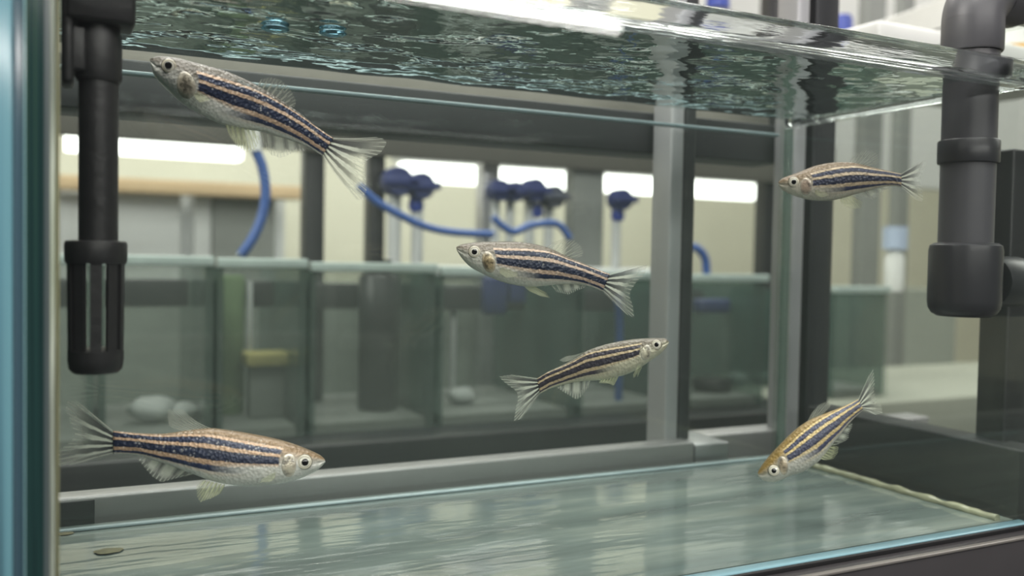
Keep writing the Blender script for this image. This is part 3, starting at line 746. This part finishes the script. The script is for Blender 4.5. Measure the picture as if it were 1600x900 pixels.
# ================================================================== near rack frame (aluminium), tank sits on it
FY = .142
rack = thing('tank_rack', 'aluminium rack frame carrying the fish tank, posts behind the glass', 'rack', (.17, FY, FLZ))
def post(pl, pm, pr, y, mat=M_alu, z0=FLZ, z1=1.0):
    xl_ = at(pm, 450, y).x; xr_ = at(pr, 450, y).x
    y2 = y+.016
    MB().box((xl_, y, z0), (xr_, y2, z1), .0012).build('post', mat, rack)
M_post = solid('satin_aluminium', (166, 166, 170), .38, .25, var=.1, scale=40, stretch=(1, 1, .06))
post(1019, 1044, 1064, FY, M_post)
post(1064, 1065, 1083, FY+.001, M_steel)  # dark upright added as the shaded face of the aluminium post
post(1208, 1236, 1254, FY, M_post)
post(1254, 1264, 1300, FY+.001, M_steel)  # same for the corner post: its shaded face as a separate upright
zr = at(600, 734, .130).z
MB().box((-.20, .130, at(640, 782, .130).z-.004), (at(1085, 700, .130).x, .141, zr), .0012).build('rail', M_alurail, rack)
a_ = at(1086, 735, .130); b_ = at(1140, 690, .130)
MB().box((a_.x, .130, a_.z-.004), (b_.x, .168, b_.z), .001).build('bracket', M_alu, rack)
MB().box((b_.x, .150, a_.z-.004), (.46, .166, b_.z-.001), .001).build('rail', M_alurail, rack)
XR = WID+.026
zr2 = atx(1450, 673, XR).z
MB().box((XR, -.02, -.03), (XR+.016, .128, zr2), .0012).build('rail', M_steel, rack)
MB().box((-.20, .160, at(700, 215, .16).z), (at(1225, 200, .16).x, .185, at(700, 143, .16).z), .001).build('rail', M_steel, rack)
MB().box((-.20, .187, at(700, 150, .187).z), (at(1205, 100, .187).x, .190, at(700, 90, .187).z), .001).build('upper_panel', solid('beige_panel', (150, 147, 138), .6), rack)
p1, p2 = atx(1548, 400, XR), atx(1596, 400, XR)
MB().box((XR+.010, p2.y+.012, FLZ), (XR+.030, p1.y+.012, at(1560, 232, .03).z), .001).build('post', M_black, rack)
# shelf below the tank with front lip
MB().box((-.20, -.002, -TK-.010), (WID+.03, .128, -TK-.0002), .0008).build('shelf', M_steel, rack)
fz = at(1330, 890, -.014).z
lip = MB()
lip.prism([(-.016, fz), (-.0155, fz+.001), (-.013, fz+.0014), (-.010, fz+.0004), (-.004, fz+.0004), (-.004, fz-.05), (-.016, fz-.05)], -.05, WID+.05)
lip.build('front_lip', solid('charcoal_rail', (58, 56, 58), .32, var=.1), rack, angle=30)
MB().box((-.05, -.0163, fz+.0003), (WID+.05, -.0142, fz+.0013), .0003).build('edge_strip', solid('lip_highlight', (128, 124, 120), .3, .3), rack)  # pale strip stands in for the highlight along the lip
MB().box((-.05, -.0085, fz), (WID+.05, -.0072, ze-.0003), .0004).build('gasket', solid('black_gasket', (20, 20, 22), .55), rack)
MB().box((at(88, 780, .129).x, .1285, at(640, 782, .130).z-.004), (at(148, 780, .129).x, .1298, zr-.001), .0003).build('rail_reflection', M_steel, rack)  # dark block put in for a reflection on the rail face

# neighbouring tank pane at far left
nt = thing('neighbour_tank', 'blue tinted glass end of the tank next door at the left edge', 'aquarium', (-.03, 0, -TK))
k = N('blue_tinted_glass'); nz = k.noise(420, (1, 1, .006), 3)
col = k.ramp(nz, [(.35, lin((66, 96, 108))), (.5, lin((92, 134, 148))), (.65, lin((112, 158, 170)))])
p = k.n('ShaderNodeBsdfPrincipled', i_Roughness=.15); k.l(col, p.inputs['Base Color']); k.l(p.outputs[0], k.out.inputs[0])
MB().box((xp(-14), -.004, -TK), (xp(20), .06, TOP), .0005).build('front_pane', k.m, nt)
MB().box((xp(20.3), -.0045, -TK), (xp(37.5), .06, TOP), .0005).build('side_pane', solid('grey_blue_glass', (62, 84, 96), .15, var=.35, scale=300, stretch=(1, 1, .02)), nt)
MB().box((xp(37.6), -.0055, -TK), (xp(39.8), .06, TOP), .0003).build('edge_strip', solid('cyan_edge', (140, 180, 186), .15, var=.3, scale=200, stretch=(1, 1, .05)), nt)

# ================================================================== far equipment
RY = .46
def zpx(px, py, y): return at(px, py, y).z
tables = thing('rear_shelf', 'dark shelf under the row of rear tanks', 'shelf', (.5, RY, FLZ))
zs = zpx(700, 668, RY)
xe = at(1232, 600, RY).x
MB().box((-.4, RY-.03, zs-.045), (xe, RY+.20, zs), .002).build('top', M_black, tables)
M_ctr = solid('pale_counter', (150, 152, 140), .6, var=.08, scale=10)
sc2 = thing('side_counter', 'pale grey counter carrying the pale rear tank and bottle beyond the right pane', 'counter', (1.2, RY, FLZ))
MB().box((xe+.01, RY-.03, zs-.045), (1.7, RY+.20, zs), .002).build('top', M_ctr, sc2)
for xx in (1.05, 1.65): MB().box((xx-.02, RY+.05, FLZ), (xx+.02, RY+.09, zs-.045), .002).build('leg', M_ctr, sc2)
MB().box((xe+.02, RY+.195, FLZ), (1.68, RY+.199, zs-.045), .001).build('back_panel', M_ctr, sc2)
for xx in (-.35, .35):
    MB().box((xx-.02, RY+.05, FLZ), (xx+.02, RY+.09, zs-.045), .002).build('leg', M_black, tables)
tops = [(-20, 150, 412), (150, 336, 414), (336, 482, 418), (482, 684, 424), (684, 905, 430), (905, 1065, 436), (1075, 1200, 440), (1300, 1390, 458)]
names = ['murky rear tank at the far left, half hidden by the black pipe', 'rear tank with pale stones behind the slotted strainer', 'rear tank holding a green algae covered tube', 'rear tank with the tall black internal filter', 'rear tank behind the two blue knobs at the centre', 'narrow rear tank left of the aluminium post', 'small rear tank right of the aluminium post', 'pale rear tank beyond the right side pane']
for (pa, pb, pt), nm in zip(tops, names):
    xa, xb = at(pa+3, 540, RY).x, at(pb-3, 540, RY).x; zt_ = zpx(pa, pt, RY)
    t_ = thing('rear_tank', nm, 'aquarium', ((xa+xb)/2, RY+.08, zs), 'row of rear tanks')
    MB().box((xa, RY, zs+.001), (xb, RY+.004, zt_)).build('front_pane', M_farglass, t_)
    MB().box((xa, RY+.16, zs+.001), (xb, RY+.164, zt_)).build('back_pane', M_farglass, t_)
    for xx in (xa, xb-.005): MB().box((xx, RY+.0045, zs+.001), (xx+.005, RY+.16, zt_)).build('side_pane', pane('far_side_glass', (.70, .78, .75), haze=.30, haze_rgb=(78, 108, 102)), t_)
    MB().box((xa, RY-.003, zt_), (xb, RY+.006, zt_+.007), .001).build('rim', solid('pale_rim', (168, 182, 178), .3, var=.15), t_)
    if pa < 1200: MB().box((xa+.006, RY+.09, zt_-.034), (xb-.006, RY+.10, zt_-.012), .001).build('lid_bar', M_steel, t_)
    MB().box((xa+.006, RY+.006, zs+.001), (xb-.006, RY+.158, zs+.008)).build('gravel_bed', M_grey, t_)
def P(px, py, dy=.0): return at(px, py, RY+dy)
def sz(px, y): return (at(px+50, 450, y)-at(px-50, 450, y)).dot(CR)/100
u_ = sz(600, RY+.08)
# contents
def upright(name, label, cat, px, py0, py1, rpx, mat, dy=.08, cap=None):
    b0, b1 = P(px, py1, dy), P(px, py0, dy); s = sz(px, RY+dy)
    b0.z = max(b0.z, zs+.0085)
    t_ = thing(name, label, cat, b0)
    h = b1.z-b0.z
    MB().lathe(b0, [(0, 0), (rpx*s*.92, 0), (rpx*s, .003), (rpx*s, h-.003), (rpx*s*.9, h), (0, h)], 24).build('body', mat, t_)
    if cap: MB().lathe((b0.x, b0.y, b1.z), [(0, 0), (rpx*s*.6, 0), (rpx*s*.6, .012), (0, .012)], 20).build('cap', cap, t_)
    return t_
upright('algae_tube', 'upright green algae coated tube in the rear tank below the blue hose', 'tube', 357, 430, 660, 27, M_algae)
upright('internal_filter', 'tall black internal filter cylinder standing in a rear tank', 'filter', 590, 428, 662, 34, M_pvcdark, .06, M_black)
upright('pump', 'dark pump lying low beyond the aluminium post base', 'pump', 1110, 590, 662, 28, M_black, .05)
upright('standpipe', 'pale thin standpipe right of the green algae tube', 'pipe', 389, 440, 660, 5, M_cab, .07)
upright('standpipe', 'dark standpipe between the sponge block and the black internal filter', 'pipe', 492, 436, 660, 13, M_steel, .12)
upright('standpipe', 'grey standpipe left of the green algae tube', 'pipe', 312, 440, 660, 8, M_grey, .10)
upright('standpipe', 'teal standpipe right of the black internal filter', 'pipe', 668, 440, 660, 9, solid('teal_plastic', (70, 100, 102), .4), .03)
upright('standpipe', 'pale standpipe left of the central stone', 'pipe', 706, 446, 660, 5, M_cab, .10)
upright('standpipe', 'pale grey standpipe in the narrow rear tank left of the post', 'pipe', 1000, 450, 660, 10, M_cab, .12)
b0 = P(418, 571, .05)
sp_ = thing('sponge_ledge', 'yellow sponge block on a stand in a rear tank', 'sponge', (b0.x, b0.y, zs+.0085))
MB().box((b0.x-34*u_, b0.y-.01, b0.z), (b0.x+34*u_, b0.y+.02, b0.z+20*u_), .002).build('sponge', M_yellow, sp_)
MB().box((b0.x-26*u_, b0.y, zs+.0085), (b0.x+26*u_, b0.y+.015, b0.z), .001).build('stand', M_grey, sp_)
for px, py, rp, lb in ((238, 640, 34, 'pale rounded stone in the rear tank behind the strainer'), (285, 648, 24, 'smaller pale stone beside a larger one in a rear tank'), (720, 648, 26, 'pale stone at the foot of a central rear tank'), (1150, 648, 26, 'pale stone in the small tank right of the post')):
    c_ = P(px, py, .06); mb = MB(); bmesh.ops.create_icosphere(mb.b, subdivisions=3, radius=1)
    for v in mb.b.verts:
        n_ = 1+.2*noise.noise(v.co*1.7+Vector((px, 0, 0))); v.co = Vector((v.co.x*rp*u_*n_, v.co.y*rp*u_*.7*n_, v.co.z*rp*u_*.55*n_))
    zm = min(v.co.z for v in mb.b.verts); bmesh.ops.translate(mb.b, verts=mb.b.verts, vec=(c_.x, c_.y, zs+.0085-zm))
    tag(mb.build('stone', M_cab), lb, 'stone')
# dark rear posts and beam (second rack)
rr_ = thing('rear_rack', 'dark metal rack of posts and beams behind the rear tanks', 'rack', (.6, RY+.2, FLZ))
def rpost(px0, px1, y, mat, z1=None, z0=FLZ):
    MB().box((at(px0, 450, y).x, y, z0), (at(px1, 450, y).x, y+.02, z1 if z1 else .75), .001).build('post', mat, rr_)
rpost(475, 506, RY+.23, M_black)
rpost(576, 600, RY+.23, M_black)
rpost(752, 778, RY+.26, M_alu)
rpost(893, 941, RY+.23, M_grey)
rpost(1192, 1212, RY+.23, M_black)
rpost(1345, 1372, RY+.26, M_grey)
yb = RY+.23
MB().box((-.5, yb-.008, zpx(700, 252, yb)), (at(1300, 200, yb).x, yb-.0005, zpx(700, 176, yb)), .001).build('beam', solid('brown_grey_beam', (84, 82, 76), .6, var=.2, scale=15), rr_)
MB().box((-.4, RY+.285, FLZ), (at(1200, 450, RY+.285).x, RY+.295, zpx(700, 442, RY+.285)), .001).build('back_panel', solid('grey_green_panel', (126, 132, 126), .6, var=.3, scale=12), rr_)
# air valves with blue knobs on a manifold
vy = RY+.206
man = thing('air_manifold', 'row of blue knobbed air valves on pale pipes above the rear tanks', 'valve', (P(800, 400).x, vy, zs))
uv_ = sz(800, vy)
def pv(px, py): return at(px, py, vy)
for px, py, rp, mt in ((620, 284, 22, M_navy), (656, 291, 20, M_navy), (778, 298, 17, M_navy), (801, 300, 16, M_navy), (832, 298, 19, M_navy), (862, 308, 18, solid('grey_knob', (70, 74, 88), .4)), (968, 312, 18, M_navy)):
    c_ = pv(px, py); kn = MB().lathe((c_.x, vy-.012, c_.z), [(0, 0), (rp*uv_*.9, 0), (rp*uv_, .003), (rp*uv_, .02), (rp*uv_*.7, .024), (0, .024)], 20, axis=(0, 1, 0)).build('knob', mt, man)
    e_ = pv(px, 420)
    MB().box((c_.x-rp*uv_*1.25, vy-.016, c_.z-rp*uv_*.3), (c_.x+rp*uv_*1.25, vy-.0125, c_.z+rp*uv_*.3), .001).build('lever', mt, man)
    MB().cyl((c_.x, vy+.006, e_.z), (c_.x, vy+.006, c_.z), rp*uv_*.45, 16).build('stem', M_cab, man)
for px, py in ((652, 330), (840, 340), (968, 345)):
    c_ = pv(px, py); MB().lathe((c_.x, vy+.004, c_.z), [(0, 0), (9*uv_, 0), (12*uv_, .006), (9*uv_, .016), (0, .016)], 16).build('fitting', M_blue, man)
zt_ = zpx(800, 428, vy)
MB().tube([(pv(600, 430).x, vy+.006, zt_), (pv(1020, 430).x, vy+.006, zt_)], 12*uv_, 12, 2).build('pipe', M_cab, man)
# blue hoses
def hose(label, pts, rp, y, group=None):
    s = sz(pts[0][0], y)
    o = MB().tube([at(px, py, y) for px, py in pts], rp*s, 12, 8).build('air_hose', M_tube)
    return tag(o, label, 'hose')
hy = RY+.10
h1 = thing('air_hose', 'thick blue hose arching down behind the upper left fish', 'hose', at(375, 410, hy))
MB().tube([at(q[0], q[1], hy) for q in ((398, 232), (410, 262), (415, 300), (410, 335), (396, 370), (376, 400))], 9*sz(400, hy), 12, 8).build('hose', M_tube, h1)
MB().tube([at(q[0], q[1], hy) for q in ((392, 196), (396, 215), (399, 236))], 12*sz(400, hy), 12, 4).build('connector', M_white, h1)
MB().tube([at(q[0], q[1], hy) for q in ((378, 396), (370, 410), (364, 424))], 13*sz(400, hy), 12, 4).build('connector', M_farglass, h1)
hose('blue hose sagging from the dark post to the centre valves', [(560, 290), (590, 316), (625, 336), (665, 354), (710, 363), (770, 366)], 7, hy)
hose('thin blue hose running between the centre valve stems', [(770, 340), (800, 362), (830, 352), (870, 350), (890, 372)], 6, hy+.02)
hose('short blue hose curling right of the aluminium post', [(1080, 385), (1092, 390), (1102, 405), (1104, 430)], 6, hy)
hose('upright blue hose dropping through the tank behind the post', [(966, 460), (968, 520), (967, 580), (966, 640)], 6, RY+.03)
for q, lb in (((772, 462, 18, 30), 'dark blue pump head hanging in the central rear tank'), ((805, 452, 14, 22), 'smaller dark blue pump head beside another in the centre'), ((1112, 478, 26, 10), 'flat dark blue clip at the small tank rim')):
    c_ = at(q[0], q[1], RY+.05); s = sz(q[0], RY+.05)
    tag(MB().box((c_.x-q[2]*s, c_.y-.008, c_.z-q[3]*s), (c_.x+q[2]*s, c_.y+.008, c_.z+q[3]*s), .003).build('water_pump', M_navy), lb, 'pump')

# back of the room: light strips, cabinets, shelf
LY = 1.35
M_lamp = glow('lit_tube', (255, 253, 246), 5.0)
def strip(pa, pb, ya, yb_, label):
    a0, a1 = at(pa, ya, LY), at(pb, yb_, LY)
    t_ = thing('light_strip', label, 'lamp', ((a0.x+a1.x)/2, LY, (a0.z+a1.z)/2))
    h = 15*sz(pa, LY); zc = (a0.z+a1.z)/2
    MB().box((a0.x, LY, zc-h), (a1.x, LY+.04, zc+h), .004).build('diffuser', M_lamp, t_)
    MB().box((a0.x-.01, LY-.005, zc+h), (a1.x+.01, LY+.05, zc+h+.03), .003).build('housing', M_white, t_)
    for f_ in (.15, .85):
        xx = a0.x+(a1.x-a0.x)*f_; MB().cyl((xx, LY+.02, zc+h+.029), (xx, LY+.02, CEZ), .003, 10).build('hanger', M_cab, t_)
strip(100, 380, 222, 238, 'long lit fluorescent strip behind the black filter pipe')
strip(632, 1190, 264, 302, 'long lit fluorescent strip behind the posts at the centre and right')
cb = thing('wall_cabinet', 'pale grey cupboard against the back wall at the left', 'cabinet', (at(250, 350, 1.6).x, 1.6, FLZ))
for pa, pb in ((60, 150), (154, 283), (303, 330), (332, 430)):
    MB().box((at(pa, 350, 1.55).x, 1.55, -.35), (at(pb, 350, 1.55).x, 1.57, zpx(pa, 300, 1.55)), .002).build('door', M_cab if pa != 332 else M_grey, cb)
MB().box((at(40, 350, 1.6).x, 1.572, FLZ), (at(440, 350, 1.6).x, 1.9, zpx(40, 292, 1.6)), .002).build('carcass', M_cab, cb)
MB().box((at(60, 350, 1.5).x, 1.5, zpx(250, 302, 1.5)), (at(470, 350, 1.5).x, 1.548, zpx(250, 280, 1.5)), .002).build('shelf_edge', M_tan, cb)
tag(MB().box((at(1000, 350, 1.4).x, 1.4, FLZ), (at(1500, 350, 1.4).x, 1.6, zpx(1300, 452, 1.4)), .004).build('counter', solid('counter_grey', (150, 156, 148), .6)), 'grey counter along the back wall at the right', 'counter')
wb = thing('spray_bottle', 'white bottle with pale blue cap seen through the right side pane', 'bottle', at(1396, 436, RY+.1))
b0 = at(1396, 455, RY+.1); s = sz(1396, RY+.1)
MB().lathe(b0, [(0, 0), (11*s, 0), (12*s, 8*s), (12*s, 40*s), (8*s, 52*s), (0, 52*s)], 20).build('body', M_white, wb)
MB().lathe(b0+Vector((0, 0, 52*s)), [(0, 0), (15*s, 0), (15*s, 28*s), (0, 28*s)], 20).build('cap', solid('pale_blue', (170, 184, 208), .4), wb)

# upper right background above the rim
uy = .30
sr = thing('side_rack', 'white painted side rack above the tank at the upper right', 'rack', (.75, uy, FLZ))
MB().hexa([at(1330, 82, .55), at(1480, 40, .30), at(1480, 44, .34), at(1330, 86, .58), at(1330, 52, .55), at(1480, -5, .30), at(1480, -5, .34), at(1330, 50, .58)]).build('beam', M_white, sr)
MB().box((at(1262, 30, .8).x, .8, FLZ), (at(1300, 30, .8).x, .83, 1.0), .002).build('post', M_cab, sr)
MB().box((at(1412, 30, .85).x, .85, FLZ), (at(1430, 30, .85).x, .87, 1.0), .002).build('post', M_grey, sr)
MB().box((at(1203, 30, .8).x, .8, FLZ), (at(1222, 30, .8).x, .82, 1.0), .002).build('post', M_black, sr)
sh = at(1600, 118, .22)
tag(MB().box((.42, .16, sh.z-.012), (.66, .30, sh.z), .002).build('bottle_shelf', M_white), 'white shelf holding the feed jar at the upper right', 'shelf')
jb = at(1582, 112, .20)
jar = thing('feed_jar', 'clear jar of amber feed with blue lid behind the grey elbow', 'jar', (jb.x, jb.y, sh.z)); s = sz(1582, .2)*.8
MB().lathe((jb.x, jb.y, sh.z), [(0, 0), (26*s, 0), (27*s, 3*s), (27*s, 24*s), (0, 24*s)], 28).build('feed', M_amber, jar)
MB().lathe((jb.x, jb.y, sh.z+24.5*s), [(0, 0), (27*s, 0), (27*s, 30*s), (18*s, 40*s), (0, 40*s)], 28).build('body', M_white, jar)
MB().lathe((jb.x, jb.y, sh.z+65*s), [(0, 0), (20*s, 0), (20*s, 22*s), (0, 22*s)], 28).build('lid', M_blue, jar)
for px, py, rp in ((1316, 42, 13), (1122, -2, 16)):
    c_ = at(px, py, .60); s = sz(px, .60)
    MB().lathe((c_.x, c_.y, c_.z-14*s), [(0, 0), (rp*s, 0), (rp*s, 22*s), (rp*.8*s, 28*s), (0, 28*s)], 20).build('knob', M_blue, sr)
    MB().cyl((c_.x, c_.y, c_.z-40*s), (c_.x, c_.y, c_.z-14.2*s), rp*.5*s, 16).build('stem', M_cab, sr)
MB().box((at(1085, 30, .61).x, .61, at(1316, 80, .61).z-.004), (at(1480, 30, .61).x, .63, at(1316, 62, .61).z), .002).build('beam', M_white, sr)
MB().box((at(1085, 30, 1.1).x, 1.1, .25), (at(1650, 30, 1.1).x, 1.12, CEZ), .002).build('panel', M_white, sr)

# bubbles under the surface, dirt in the corner
k = N('bubble_skin'); g = k.n('ShaderNodeBsdfGlass', i_Roughness=.0, i_IOR=1.25); g.inputs[0].default_value = (.75, .92, 1, 1); k.l(g.outputs[0], k.out.inputs[0])
for px, py, rp, lb in ((430, 45, 22, 'flat air bubble under the water surface above the upper left fish'), (520, 52, 22, 'flat air bubble under the water surface, second from the filter pipe')):
    c_ = atz(px, py, HGT+.0022); mb = MB(); bmesh.ops.create_uvsphere(mb.b, u_segments=24, v_segments=12, radius=1)
    s = rp*(c_-CAM).dot(CF)/FPX
    for v in mb.b.verts: v.co = Vector((v.co.x*s+c_.x, v.co.y*s+c_.y, v.co.z*.0009+c_.z))
    tag(mb.build('bubble', k.m), lb, 'bubble')
M_dirt = solid('brown_dirt', (108, 108, 84), .8, var=.3, scale=200)
for px, py, rp, lb in ((170, 859, 20, 'brown smear of dirt on the glass floor below the left fish'), (102, 832, 12, 'small brown dirt clump in the rear left corner')):
    c_ = atz(px, py, .0006); mb = MB(); bmesh.ops.create_icosphere(mb.b, subdivisions=3, radius=1); s = rp*(c_-CAM).dot(CF)/FPX
    for v in mb.b.verts:
        n_ = 1+.35*noise.noise(v.co*1.6+Vector((px, 2, 0))); v.co = Vector((v.co.x*s*n_+c_.x, v.co.y*s*.7*n_+c_.y, v.co.z*.0003+.0003))
    tag(mb.build('dirt', M_dirt), lb, 'dirt')
